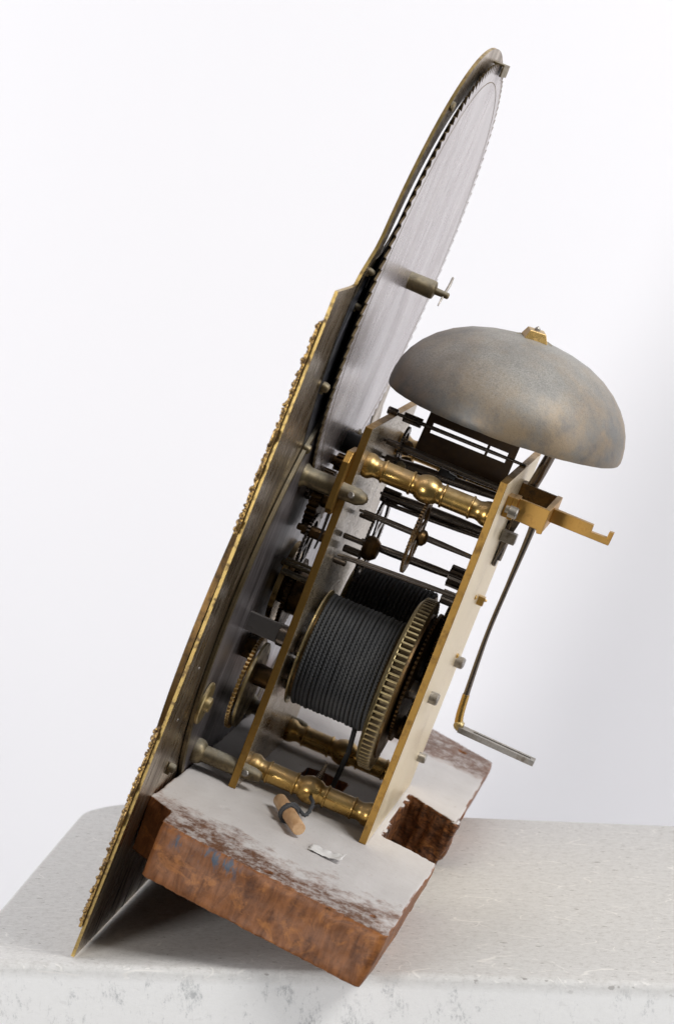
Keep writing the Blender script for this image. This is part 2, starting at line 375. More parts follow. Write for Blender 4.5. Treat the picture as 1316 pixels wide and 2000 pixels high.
# ------------------------------------------------------------------ setting: wall and plinth
def struct(o, kind='structure'): o['kind'] = kind; return o
wb = MB().add([(-1600, 560, -900), (2200, 560, -900), (2200, 560, 1700), (-1600, 560, 1700), (-1600, 620, -900), (2200, 620, -900), (2200, 620, 1700), (-1600, 620, 1700)],
              [[0, 1, 2, 3], [4, 7, 6, 5], [0, 4, 5, 1], [3, 2, 6, 7], [0, 3, 7, 4], [1, 5, 6, 2]])
struct(wb.build('wall', 'wall', smooth=0))

def plinth():
    # plan outline (X, Y), the back left corner generously rounded
    pts = []
    def arc(cx, cy, r, a0, a1, n=14): pts.extend([(cx + r * math.cos(R(a0 + (a1 - a0) * i / n)), cy + r * math.sin(R(a0 + (a1 - a0) * i / n))) for i in range(n + 1)])
    arc(-42, -6, 8, 184, 277, 6); pts.append((60, -2.5)); pts.append((160, 11)); arc(520, 56, 14, 283, 360, 6); arc(500, 268, 30, 0, 92, 8); pts.append((300, 288)); pts.append((120, 278)); arc(-38, 238, 32, 93, 184)
    n = len(pts)
    layers = []
    def inset(d):
        cx = sum(p[0] for p in pts) / n; cy = sum(p[1] for p in pts) / n; out = []
        for i, p in enumerate(pts):
            a = Vector(pts[i - 1]); b = Vector(pts[(i + 1) % n]); t = (b - a).normalized(); nn = Vector((t.y, -t.x)); out.append((p[0] - nn.x * d, p[1] - nn.y * d))
        return out
    prof = [(0, -300), (0, -3.2), (.5, -1.6), (1.5, -.5), (3.2, 0)]
    vs = []; fs = []
    for d, z in prof: vs += [(x, y, z) for x, y in inset(d)]
    for i in range(len(prof) - 1):
        for k in range(n):
            k2 = (k + 1) % n; fs.append([i * n + k, i * n + k2, (i + 1) * n + k2, (i + 1) * n + k])
    fs.append([k for k in range(n)][::-1]); fs.append([(len(prof) - 1) * n + k for k in range(n)])
    o = MB().add(vs, fs).build('plinth', 'paint', smooth=50)
    o['label'] = 'scuffed white painted plinth with rounded corners under the clock'; o['category'] = 'plinth'
    # the crack along the front top edge is a fine lip of filler
    return o
plinth()

# ------------------------------------------------------------------ the clock
TH = R(20.515)
clock = bpy.data.objects.new('clock_movement', None); C.objects.link(clock)
clock.rotation_euler = (0, TH, 0); clock.empty_display_size = .02
clock['label'] = 'old brass longcase clock movement with dial and bell, leaning on its dial edge'; clock['category'] = 'clock'

# dial: slightly out of square with the movement
Rd = Matrix.Rotation(R(.459), 3, 'Z') @ Matrix.Rotation(R(1.052), 3, 'Y')
def dial_xf(p):
    q = Rd @ Vector((p.x, p.y - 150, p.z - 150)); return Vector((q.x + .564, q.y + 149.6, q.z + 150))
DX = .7
def arch_bend(p):      # the arch stands a little back of the square plate
    t = min(1, max(0, (p.z - 304) / 24)); return Vector((p.x + 2.7 * t * t * (3 - 2 * t), p.y, p.z))
WC, VC, RA = 152.5, 302.0, 112.3

def dial_plate():
    # outline with break arch; the arch is cut through above the two humps
    def outline(ins):
        P = []; H = 305 - ins
        P.append((ins, ins)); P.append((305 - ins, ins)); P.append((305 - ins, 196)); P.append((275 - ins, 226)); P.append((268 - ins, 300))
        e = WC + RA - ins
        for i in range(61):
            q0 = math.asin(3 / RA) + .004; q = q0 + (PI - 2 * q0) * i / 60; P.append((WC + (RA - ins) * math.cos(q), VC + (RA - ins) * math.sin(q)))
        P.append((WC - RA + ins - 10, H)); P.append((ins, H)); return P
    op = []
    # opening: outer arc then down over the humps
    Ro = 102.0
    a_lo = 9
    for i in range(61):
        q = R(a_lo + (180 - 2 * a_lo) * i / 60); op.append((WC + Ro * math.cos(q), VC + (Ro - 5.5) * math.sin(q)))
    hump = []
    for c0 in (WC - 51, WC + 51):
        for i in range(31):
            q = PI - PI * i / 30; hump.append((c0 + 44 * math.cos(q), VC - 4 + 44 * math.sin(q)))
    hole = op + [h for h in hump if ((h[0] - WC) / (Ro - 1)) ** 2 + ((h[1] - VC) / (Ro - 6.5)) ** 2 < 1 and h[1] > op[0][1] - 1]
    out = outline(0)
    bm = bmesh.new()
    def loop(pts, u):
        vs = [bm.verts.new((u, *p)) for p in pts]
        return [bm.edges.new((vs[i], vs[(i + 1) % len(vs)])) for i in range(len(vs))]
    e = loop(out, 0) + loop(hole, 0)
    r = bmesh.ops.triangle_fill(bm, use_beauty=True, use_dissolve=False, edges=e, normal=(1, 0, 0))
    fs = [f for f in r['geom'] if isinstance(f, bmesh.types.BMFace)]
    ex = bmesh.ops.extrude_face_region(bm, geom=fs)
    for g in ex['geom']:
        if isinstance(g, bmesh.types.BMVert): g.co.x -= 1.5
    for v in bm.verts: v.co = dial_xf(arch_bend(v.co)) * MM
    bmesh.ops.recalc_face_normals(bm, faces=bm.faces)
    me = bpy.data.meshes.new('dial_plate')
    me.materials.append(M['dial_back']); me.materials.append(M['dial_edge'])
    bm.normal_update()
    ax = Rd @ Vector((1, 0, 0))
    for f in bm.faces:
        c_ = f.calc_center_median() / MM; inn = math.hypot(c_.y - WC, c_.z - VC) < 108 and c_.z > 290
        f.material_index = 0 if (f.normal.dot(ax) > .8 or inn) else 1
    bm.to_mesh(me); bm.free()
    o = bpy.data.objects.new('dial_plate', me); C.objects.link(o); o.parent = clock
    return o
dial = dial_plate()

def D(mb, name, mat, parent=None, **k): return mb.xf(dial_xf).build(name, mat, parent or clock, **k)
# chapter ring on the front
def circ(cw, cv, r, n=96): return [(cw + r * math.cos(2 * PI * i / n), cv + r * math.sin(2 * PI * i / n)) for i in range(n)]
D(MB().ring(circ(152.5, 152.5, 150.5), circ(152.5, 152.5, 100), -5.0, -2.4), 'chapter_ring', 'brass_dark')
# big round plate carried behind the dial, dark brushed face with a bright rim
D(MB().lathe([(.3, 110.5), (.4, 111), (1.7, 111), (1.9, 107)], (0, 152.5, 154), 'u', 128), 'ring_plate', 'ringplate')
D(MB().ring(circ(152.5, 154, 112.9, 128), circ(152.5, 154, 109.6, 128), .5, 2.15), 'ring_rim', 'foot')
# moon disc: ratchet toothed
Rm = Matrix.Rotation(R(.43), 3, 'Z') @ Matrix.Rotation(R(.57), 3, 'Y')
def tilt(p): q = Rm @ Vector((p.x - 4, p.y - 152.1, p.z - 303.4)); return q + Vector((4, 152.1, 303.4))
WM, VM = 152.1, 303.4
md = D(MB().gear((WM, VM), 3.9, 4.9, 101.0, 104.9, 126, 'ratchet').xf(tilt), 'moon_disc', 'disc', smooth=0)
D(MB().ring(circ(WM, VM, 96.4), circ(WM, VM, 96.0), 4.85, 4.98).xf(tilt), 'engraved_circle', 'gap', md, smooth=0)
md.data.materials.append(M['gap'])
axd = Rd @ Vector((1, 0, 0))
for p in md.data.polygons:
    if p.normal.dot(axd) < .8: p.material_index = 1
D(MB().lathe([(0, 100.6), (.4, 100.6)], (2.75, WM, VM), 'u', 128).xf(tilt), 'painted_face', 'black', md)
mk = []
for i in range(60):
    q = PI + PI * i / 59; mk.append((WC + 111.6 * math.cos(q), 298 + 107.6 * math.sin(q)))
for c0 in (WC + 53, WC - 53): mk += [(c0 + 49 * math.cos(PI * i / 24), 298 + 43 * math.sin(PI * i / 24)) for i in range(1, 24)]
D(MB().prism([(.12, a_, b_) for a_, b_ in mk], (.12, 0, 0)).xf(arch_bend), 'moon_disc_reflection', 'black', smooth=0)  # black sheet standing in for the disc's dark reflection in the dial back
st = D(MB().lathe([(-2.5, 4.5), (.1, 4.5), (.5, 4.15), (12.0, 4.4), (12.9, 4.0), (13.2, 3.1), (13.6, 1.7), (19.5, 1.5), (20, 1.0)], (4.6, WC - 2, VC + 1.5), 'u', 28), 'moon_stud', 'foot')
D(MB().tube([(22.0, WC - 6, VC - 3.8), (22.2, WC - 2, VC + 1.5), (22.6, WC + 1.5, VC + 6), (22.4, WC + 4.5, VC + 9.5)], [.35, .6, .7, .55], 8), 'taper_pin', 'steel_bright', st)
# arch clip at the top
D(MB().box((.1, 158, 407.6), (5.2, 177, 408.7)).box((4.3, 158, 403.0), (5.2, 177, 407.55)).xf(arch_bend), 'arch_clip', 'foot', smooth=0, bevel=.2)
D(MB().cyl((.1, 81, 386.5), 1.7, 2.3, 'u', 14, bev=.4).xf(arch_bend), 'arch_rivet', 'foot')
D(MB().cyl((-3.6, 114, 392), 2.2, 1.6, 'u', 10).xf(arch_bend), 'arch_stud', 'foot')
D(MB().prism([(.15, 62, 303), (.15, 66, 322), (.15, 62, 322.5), (.15, 56, 304)], (1.4, 0, 0)), 'arch_patch', 'steel_bright')
# nubs where the spandrels are riveted
for v_, w_, s_ in ((259, 52, 1.0), (228.5, 69, 1.0), (79, 48, 1.0), (312, 50, .7), (296, 52, .7)):
    D(MB().lathe([(0, 2.0 * s_), (1.4, 2.3 * s_), (3.0, 2.0 * s_), (3.6, 1.2 * s_)], (.1, w_, v_), (1, .1, -.2), 12).box((.1, w_ - 1.0, v_ - 3.6 * s_), (1.6, w_ + 1.0, v_)), 'spandrel_rivet', 'foot')
# big washer button near the lower left
D(MB().lathe([(0, 6.5), (1.4, 6.8), (2.2, 9.8), (3.2, 9.9), (3.7, 9.2), (3.9, 3.5), (5.6, 3.3), (5.9, 2.2)], (.1, 60, 108), 'u', 40), 'washer_button', 'brass_tooth')
# solder fleck marks
for v_, w_ in ((131, 26), (107, 24)):
    D(MB().lathe([(0, .9), (.25, .6)], (.02, w_, v_), 'u', 8), 'solder_fleck', 'steel_bright')

# spandrels: cast gilt scrollwork
def spandrel():
    rnd = random.Random(3); b = MB()
    def scroll(cw, cv, r0, turns, ph, sgn=1, th=1.0):
        P = []; rr = []
        for i in range(26):
            t = i / 25; q = ph + sgn * turns * 2 * PI * t; r = r0 * (1 - .82 * t)
            P.append((-3.0 - .4 * math.sin(PI * t), cw + r * math.cos(q), cv + r * math.sin(q))); rr.append(th * (1 - .45 * t))
        b.tube(P, rr, 8)
    v = 8
    for (cw, cv, r0) in ((9, 8, 6), (10, 22, 8), (8, 38, 7), (6.5, 53, 6), (6, 67, 5.5), (5.0, 80, 4.6), (4.2, 91, 3.6), (22, 10, 8), (38, 8, 7), (53, 6.5, 6), (67, 6, 5.5), (80, 5, 4.6), (24, 24, 7), (14, 40, 6), (40, 14, 6)):
        scroll(cw, cv, r0, 1.3, rnd.uniform(0, 6), rnd.choice((1, -1)))
    for k in range(190):
        t = rnd.random()
        if k % 2: cw, cv = 1.5 + rnd.random() * 8 * (1 - t) ** .7, 3 + t * 94
        else: cv, cw = 3 + rnd.random() * 7 * (1 - t) + 1, 3 + t * 92
        d = rnd.uniform(.6, 1.5); b.lathe([(0, .3), (.3, d * .7), (.8, d), (1.3, d * .75), (1.6, .3)], (-3.9 - rnd.random() * .9, cw, cv), (1, rnd.uniform(-.4, .4), rnd.uniform(-.4, .4)), 8)
    b.prism([(-3.6, 2, 2), (-3.6, 2, 96), (-3.6, 6, 96), (-3.6, 14, 50), (-3.6, 30, 30), (-3.6, 50, 14), (-3.6, 96, 6), (-3.6, 96, 2)], (1.2, 0, 0))
    return b
import copy as _c
base = spandrel()
for (fw, fv) in ((0, 0), (0, 1), (1, 0)):
    b = _c.deepcopy(base)
    b.xf(lambda p: Vector((p.x + DX, 305 - p.y - 3 if fw else p.y - 3.4, 293 - p.z if fv else p.z + 12)))
    D(b, 'spandrel', 'gilt', dial, smooth=60)

# movement plates
def plate(u0, u1, w0, w1, v0, v1, name, face):
    o = MB().box((u0, w0, v0), (u1, w1, v1)).build(name, 'edge', clock, smooth=0, bevel=.25)
    o.data.materials.append(M['plate_face']); o.data.materials.append(M['plate_inner'])
    for p in o.data.polygons:
        if abs(p.normal.x) > .9: p.material_index = 1 if (p.normal.x > 0 and u0 > 50) else 2
    return o
plate(22.2, 25.7, 87.5, 205, 68.6, 243.8, 'front_plate', 1)
bp = plate(86.0, 89.4, 87.5, 205, 68.6, 243.8, 'back_plate', 1)

# pillars
PIL = [(0, 5.5), (.5, 5.9), (2.2, 6.1), (3.6, 5.8), (4.8, 5.0), (6.0, 4.5), (7.4, 4.5), (8.6, 4.9), (8.9, 5.5), (9.3, 5.6), (9.7, 5.5), (9.9, 5.0), (21.5, 5.0), (22.2, 5.6), (22.6, 5.7), (23.0, 5.5), (23.2, 4.7),
       (24.8, 4.7), (25.4, 5.4), (26.6, 6.0), (28.2, 6.6), (30.2, 6.8), (32.0, 6.6), (33.6, 6.0), (34.8, 5.4), (35.4, 4.7), (37.0, 4.7), (37.2, 5.5), (37.6, 5.7), (38.0, 5.6), (38.3, 5.0), (50.4, 5.0), (50.6, 5.5), (51.0, 5.6), (51.4, 5.5), (51.7, 4.9),
       (53.0, 4.6), (54.2, 4.5), (55.6, 4.9), (56.8, 5.6), (58.2, 6.0), (59.6, 6.0), (60.3, 5.5)]
pil = MB().lathe([(u, r * .97) for u, r in PIL], (0, 0, 0), 'u', 40).build('pillar', 'brass', clock, smooth=50, loc=(25.7, 104.5, 225.2))
for (w_, v_) in ((105.5, 76.6), (186, 75.8), (190, 225)):
    copy_tree(pil, clock, (25.7, w_, v_))

# dial feet with pins
def foot(w_, v_, pin=True, r=4.1):
    b = MB().lathe([(0, 5.6), (1.0, 6.0), (3.2, 5.7), (4.4, 4.9), (5.2, r), (20.6, r), (20.7, r - .5), (29.0, r - .7), (32.2, 2.4), (33.4, .8)], (1.4, w_, v_), 'u', 28)
    f = b.build('dial_foot', 'foot', clock, smooth=45)
    if pin: MB().cyl((27.6, w_ - 6.2, v_ + .9), 11, 1.5, (.1, 1, -.25), 12, r2=.9, bev=.3).build('taper_pin', 'steel_bright', f)
foot(88, 213.3, True, 4.5); foot(91.5, 77.0, True, 4.0); foot(196, 218.5, False, 3.6); foot(188, 79, False, 3.8)
# narrow repair strip on the front plate by the upper foot, its wire
MB().prism([(22.1, 80.5, 205), (22.1, 80.5, 227), (22.1, 84, 231.5), (22.1, 100, 231.5), (22.1, 100, 202), (22.1, 85, 202)], (-3.0, 0, 0)).build('foot_lug', 'edge', clock, smooth=0, bevel=.3)
MB().tube([(20.5, 90, 203), (20.6, 90, 192), (20.0, 90, 184)], [.8, .6, .4], 8).build('detent_spring', 'steel', clock)

# ------------------------------------------------------------------ barrels
def rope_mesh(u0, u1, rad, rr, turns, seg=640, sides=8):
    N = int(turns * seg); i = np.arange(N + 1); th = 2 * PI * i / seg
    u = u0 + (u1 - u0) * i / N + .09 * np.sin(th * .233) + .06 * np.sin(th * 1.31)
    # step sideways rather than drift, so the turns lie flat against each other
    vs = np.zeros((N + 1, sides, 3)); k = np.arange(sides); ph = 2 * PI * k / sides
    s = i[:, None] * (2 * PI * rad / seg)
    lay = np.maximum(np.abs(np.sin(s * 1.9 + ph[None])), np.abs(np.sin(s * 1.9 - ph[None] + 1.57)))
    lay = (lay - .7) / .3
    r = rr * (.80 + .28 * lay)
    wob = 0.16 * np.sin(th * .37) + .10 * np.sin(th * 1.7) + .08 * np.sin(th * .91)
    R0 = rad + wob[:, None] + r * np.cos(ph)[None]
    vs[:, :, 0] = u[:, None] + r * np.sin(ph)[None]
    vs[:, :, 1] = R0 * np.cos(th)[:, None]; vs[:, :, 2] = R0 * np.sin(th)[:, None]
    F = []
    a = np.arange(N)[:, None] * sides; kk = k[None]; k2 = (kk + 1) % sides
    F = np.stack([a + kk, a + k2, a + sides + k2, a + sides + kk], -1).reshape(-1, 4)
    return vs.reshape(-1, 3), F
RV, RF = rope_mesh(31.9, 68.8, 25.5, 1.02, 18.3)
def np_mesh(name, vs, fs, mat):
    me = bpy.data.meshes.new(name); me.from_pydata((vs * MM).tolist(), [], fs.tolist()); me.shade_smooth(); me.materials.append(M[mat]); return me
rope_me = np_mesh('rope', RV, RF, 'rope')
def barrel(w_, v_, name, rw, gw=(69.8, 77.0), teeth=84):
    e = MB().cyl((30.5, 0, 0), 39.5, 24.4, 'u', 48).build(name, 'brass_dark', clock, loc=(0, w_, v_))
    o = bpy.data.objects.new('rope', rope_me); C.objects.link(o); o.parent = e
    MB().lathe([(29.6, 26.6), (29.9, 27.6), (30.6, 27.7), (30.9, 26.8)], (0, 0, 0), 'u', 72).build('flange', 'brass_tooth', e)
    # great wheel: thick toothed rim with a smooth shoulder on the rope side
    sh = .28 * (gw[1] - gw[0])
    b = MB().gear((0, 0), gw[0] + sh, gw[1], rw - 2.9, rw, teeth, 'wide')
    b.lathe([(gw[0], rw - 3.4), (gw[0] + .3, rw - 2.6), (gw[0] + sh - .3, rw - .5), (gw[0] + sh + .02, rw - .7), (gw[0] + sh + .03, rw - 6)], (0, 0, 0), 'u', 90)
    g = b.build('great_wheel', 'brass_tooth', e, smooth=25); g.data.materials.append(M['gap'])
    for p in g.data.polygons:
        c_ = p.center * 1000
        if gw[0] + sh + .1 < c_.x < gw[1] - .1 and math.hypot(c_.y, c_.z) < rw - .6: p.material_index = 1
    MB().lathe([(gw[1] - .05, rw - 6), (gw[1] + .9, rw - 6.5), (gw[1] + 1.0, 12), (gw[1] + 3, 11.5), (gw[1] + 3.1, 5)], (0, 0, 0), 'u', 48).build('ratchet_disc', 'brass_dark', e)
    MB().lathe([(-1, 3.0), (21.0, 3.0), (21.1, 5.2), (25, 5.4), (25.1, 5.0), (29.5, 5.0)], (0, 0, 0), 'u', 24).build('winding_arbor', 'steel', e)
    MB().lathe([(79, 4.6), (85.2, 4.7), (85.3, 2.8), (93.0, 2.9), (93.6, 2.4)], (0, 0, 0), 'u', 24).build('barrel_pivot', 'steel_bright', e)
    return e
barrel(116.5, 135.5, 'strike_barrel', 41.2)
barrel(182, 140, 'going_barrel', 36.0, gw=(78.4, 81.4), teeth=96)
# near barrel collar with screws between the front plate and the flange, and the steel bar in front
MB().lathe([(26.0, 5.9), (29.3, 6.2)], (0, 112, 136), 'u', 24).lathe([(26.0, 5.6), (29.3, 5.4)], (0, 124, 119), 'u', 24).build('barrel_collar', 'steel', clock)
MB().prism([(-1.0, 95, 136.5), (19, 95, 136.2), (19, 95, 145), (-1.0, 95, 145.5)], (0, 2.4, 0)).build('steel_bar', 'bar', clock, smooth=0, bevel=.3)
MB().cyl((17.8, 97, 140.2), 4.2, 5.0, 'u', 24, bev=.4).build('bar_screw', 'steel', clock)

# ------------------------------------------------------------------ arbors of the trains between the plates
def arbor(name, w_, v0, v1, r, u0=25.0, u1=86.5, mat='steel', extra=None):
    b = MB(); d = Vector((u1 - u0, 0, v1 - v0)); L = d.length
    pr = [(0, .6), (2, .7), (2.2, r * .8), (L * .3, r * 1.05), (L * .7, r), (L - 2.2, r * .75), (L - 2, .7), (L, .6)]
    b.lathe(pr, (u0, w_, v0), d, 16); return b.build(name, mat, clock)
def wheel(parent, w_, v_, u, t, r, n, mat='brass_dark', spokes=4, hub=2.2, kind='spur', collet=None, tooth=1.3):
    MB().gear((w_, v_), u, u + t, r - tooth, r, n, kind, hub, spokes).build('wheel', mat, parent)
    if collet: MB().lathe([(0, 2), (.5, collet * .8), (1.6, collet), (3.2, collet * .9), (4.4, collet * .5), (4.6, 1)], (u + t if collet > 0 else u, w_, v_), 'u', 20).build('collet', 'brass_dark', parent)
def pinion(parent, w_, v_, u0, u1, r, n=8):
    b = MB().cyl((u0, w_, v_), u1 - u0, r * .62, 'u', 16)
    for k in range(n):
        q = 2 * PI * k / n; b.prism([(u0, w_ + r * .5 * math.cos(q) - r * .16 * math.sin(q), v_ + r * .5 * math.sin(q) + r * .16 * math.cos(q)),
            (u0, w_ + r * math.cos(q) - r * .12 * math.sin(q), v_ + r * math.sin(q) + r * .12 * math.cos(q)),
            (u0, w_ + r * math.cos(q) + r * .12 * math.sin(q), v_ + r * math.sin(q) - r * .12 * math.cos(q)),
            (u0, w_ + r * .5 * math.cos(q) + r * .16 * math.sin(q), v_ + r * .5 * math.sin(q) - r * .16 * math.cos(q))], (u1 - u0, 0, 0))
    b.build('pinion', 'steel', parent)

fly = arbor('fly_arbor', 150, 244.3, 244.3, .95, 21, 89)
MB().cyl((20.5, 150, 244.5), 5.0, 1.9, 'u', 12, bev=.3).build('pivot_nut', 'steel', fly)
pinion(fly, 150, 244.3, 28.5, 37.5, 2.3, 7)
# vane: a brown sheet with a long slot either side of the arbor
vb = MB(); vz = lambda u, s, t=.5: (u, 150 + s * .34, 244.3 + s * .94)
for s0, s1 in ((2.6, 11), (-14.2, -2.4)):
    vb.prism([vz(39, s0), vz(83, s0), vz(83, s1), vz(39, s1)], (0, .8, -.3))
for a_, b_ in ((39, 42.4), (69.2, 70.4), (79.3, 83)): vb.prism([vz(a_, -2.45), vz(b_, -2.45), vz(b_, 2.65), vz(a_, 2.65)], (0, .78, -.28))
vb.build('vane', 'vane', fly, smooth=0)
vs_ = MB().tube([(42, 151.6, 247.6), (79, 151.6, 247.6)], .35, 6).build('vane_spring', 'brass', fly)

a2 = arbor('warning_arbor', 135, 233.4, 232.8, 1.75)
wheel(a2, 138, 233.2, 33.6, 1.1, 9.6, 44, 'steel', 4, 2.0, collet=3.6)
MB().lathe([(0, 1), (.8, 2.2), (2.4, 2.6), (4, 1.9), (4.6, .8)], (35, 134, 224.8), 'u', 16).build('stop_boss', 'brass_tooth', a2)
a2b = arbor('rack_arbor', 152, 222.8, 226.0, 2.3)
MB().prism([(52.5, 150, 226), (52.5, 150, 231.5), (56.5, 150, 231), (57.0, 150, 228), (61, 150, 227.5), (62, 150, 223), (53, 150, 223)], (0, 3.4, 0)).build('cam', 'black', a2b, bevel=.4)
MB().tube([(64, 158, 227), (66.5, 178, 234)], 1.1, 8).build('tail', 'steel', a2b)
a3 = arbor('third_arbor', 150, 207.3, 208.6, 2.5, 31)
pinion(a3, 150, 207.3, 32, 40.5, 3.5, 8)
wheel(a3, 154, 186.0, 34.2, 1.2, 22.5, 78, 'steel', 4, 2.6)
arbor('hammer_arbor', 152, 203.2, 205.4, 1.15, 33)
a4 = arbor('pin_arbor', 110, 203.9, 203.4, 1.45, 30)
wheel(a4, 110, 203.0, 57.4, 1.3, 17.8, 64, 'brass_dark', 4, 2.2, collet=3.9)
a5 = arbor('second_arbor', 138, 185.2, 186.6, 1.9, 30)
MB().lathe([(0, 3), (.6, 5.2), (2.5, 6.0), (5, 5.6), (7.2, 3.8), (7.6, 1.8)], (34.6, 134, 184.6), 'u', 24).build('collet', 'brass_dark', a5)
pinion(a5, 138, 186.4, 75.5, 84.5, 5.2, 10)
wheel(a5, 150, 189, 81.5, 2.2, 6.0, 18, 'steel', 0, 2)
a6 = arbor('lifting_arbor', 100, 183.4, 186.4, 1.35, 29.5)
pinion(a6, 120, 180, 77.5, 84.5, 3.4, 8)
# small studs between the plates near the front
for (w_, v_, u0, L, r) in ((120, 188.5, 26, 10, 1.3), (128, 181.5, 27, 8, 1.8), (118, 177.0, 26, 6, 1.5), (140, 196, 27, 7, 1.1)):
    MB().cyl((u0, w_, v_), L, r, 'u', 12, bev=.3).build('pin', 'steel', clock)
# wheels beside the back plate
a7 = arbor('centre_arbor', 150, 152, 152, 2.2, 0, 89)
MB().gear((122, 140), 79.4, 80.6, 29.0, 31.0, 80, 'spur').build('wheel', 'brass_dark', a7)
wheel(a7, 150, 154, 82.0, 1.3, 27.5, 96, 'brass_dark', 4, 4, tooth=1.9)
wheel(a7, 134, 160, 84.0, 1.2, 20, 78, 'brass_dark', 4, 4, tooth=1.9)
MB().lathe([(76, 5.5), (82, 5.8), (82.1, 4.6), (85.8, 4.6)], (0, 136, 112), 'u', 24).build('boss', 'brass_dark', clock)
MB().lathe([(26, 7.5), (29.2, 7.5)], (0, 132, 116), 'u', 24).build('boss', 'brass_dark', clock)

# ------------------------------------------------------------------ motion work between dial and front plate
mw = MB().lathe([(4, 9.5), (9.0, 9.5), (9.1, 5), (22, 5)], (0, 152, 150), 'u', 28).build('hour_pipe', 'brass_dark', clock)
wheel(mw, 147, 151, 3.8, 2.6, 21.0, 0 or 12, 'brass_edge', 0, 3, tooth=.1)
MB().gear((147, 147.5), 8.6, 10.6, 16.0, 18.0, 52, 'spur').build('wheel', 'brass_dark', mw)
MB().gear((145, 152), 18.6, 20.6, 20.2, 22.4, 60, 'spur').build('wheel', 'brass_dark', mw)
MB().cyl((10, 147, 149), 6, 10.5, 'u', 32).build('pipe', 'brass_dark', mw)
lan = MB().cyl((5.8, 116, 167.4), 16, 1.0, 'u', 10, bev=.2).cyl((6.3, 113, 163.4), 16, 1.0, 'u', 10, bev=.2).cyl((6, 119, 163), 16, 1.0, 'u', 10).cyl((7, 113, 170), 15, .8, 'u', 10)
lan.lathe([(4.6, 1.7), (5.8, 1.8)], (0, 116, 167.4), 'u', 12).build('lantern_pinion', 'foot', clock)
ms = MB().cyl((7.5, 120, 184.3), 15, 2.7, 'u', 16, r2=3.0).lathe([(5, 1.2), (5.4, 1.6), (9, 1.5)], (0, 119, 184.6), 'u', 10).build('minute_stud', 'brass_dark', clock)
MB().gear((127, 178), 10.0, 11.4, 12.2, 13.8, 40, 'spur', 2, 4).build('wheel', 'steel', ms)
mu = MB().cyl((10, 130, 199), 12.2, 4.4, 'u', 20).build('upper_stud', 'brass_dark', clock)
MB().gear((134, 196), 5.6, 10.5, 13.0, 15.4, 34, 'spur').build('wheel', 'brass_dark', mu)
MB().gear((120, 204), 2.4, 5.4, 5.0, 6.6, 12, 'spur').build('pinion', 'steel', mu)
MB().lathe([(3, 2.2), (13, 2.4), (13.2, 1.5), (20, 1.6)], (0, 146, 214), 'u', 14).gear((146, 214), 7, 12, 2.6, 4.2, 10).build('moon_driver', 'brass_dark', clock)
MB().cyl((2, 160, 221.5), 14, 5.5, 'u', 16).build('moon_lever_boss', 'black', clock)
# small winding square, pivot at the front of the front plate
MB().lathe([(0, 1.6), (5.6, 1.6)], (16.8, 110, 220.3), 'u', 12).build('front_pivot', 'steel', clock)
MB().lathe([(0, 2.2), (2.6, 2.0)], (19.3, 110, 224), 'u', 12).build('front_pivot', 'brass_dark', clock)
# date wheel low down
dw = MB().lathe([(9.6, 5.2), (22.2, 5.0)], (0, 112, 115.2), 'u', 24).build('date_pipe', 'brass_dark', clock)
MB().gear((110, 110), 9.0, 10.6, 20.6, 22.2, 62, 'spur', 5, 4).build('wheel', 'brass_edge', dw)
MB().lathe([(11.8, 20.6), (13.0, 20.6)], (0, 110, 110), 'u', 48).build('date_disc', 'brass_tooth', dw)
MB().prism([(.8, 118, 118.5), (6.8, 118, 118.0), (6.8, 118, 128), (.8, 118, 128.5)], (0, 10, 0)).build('date_boss', 'brass_dark', clock, smooth=0, bevel=.4)

# ------------------------------------------------------------------ bell
bc = Vector((72.5, 148.6, 259.2)); ax = Vector((-.022, -.07, 1)).normalized()
outer = [(0, 55.6), (1.2, 56.0), (3.5, 56.0), (8, 55.4), (13, 54.0), (18, 51.6), (23, 48.0), (28, 43.0), (32.4, 36.8), (36, 29.5), (38.6, 21), (40.2, 12.5), (41, 5), (41.2, .6)]
inner = [(38.6, .6), (38.2, 12), (36.4, 20.5), (33.6, 28.4), (30, 35.5), (25.6, 41.4), (20.6, 46.3), (15.6, 49.8), (10.6, 52.2), (5, 53.6), (1, 53.8), (0, 54.2)]
def bell():
    b = MB(); a = Vector((0, 1, 0)); c = ax.cross(a); seg = 96; prof = outer + inner; n = len(prof); vs = []; fs = []
    for t, r in prof:
        for k in range(seg):
            q = 2 * PI * k / seg; d = a * math.cos(q) + c * math.sin(q)
            j = 0.35 * noise.noise(Vector((math.cos(q) * 7, math.sin(q) * 7, 1))) if t < 3 else 0
            vs.append(bc + ax * (t + j) + d * r)
    for i in range(n - 1):
        for k in range(seg):
            k2 = (k + 1) % seg; fs.append([i * seg + k, i * seg + k2, (i + 1) * seg + k2, (i + 1) * seg + k])
    for k in range(seg):
        k2 = (k + 1) % seg; fs.append([(n - 1) * seg + k, (n - 1) * seg + k2, k2, k])
    return b.add(vs, fs).build('bell', 'bell', clock, smooth=60)
be = bell()
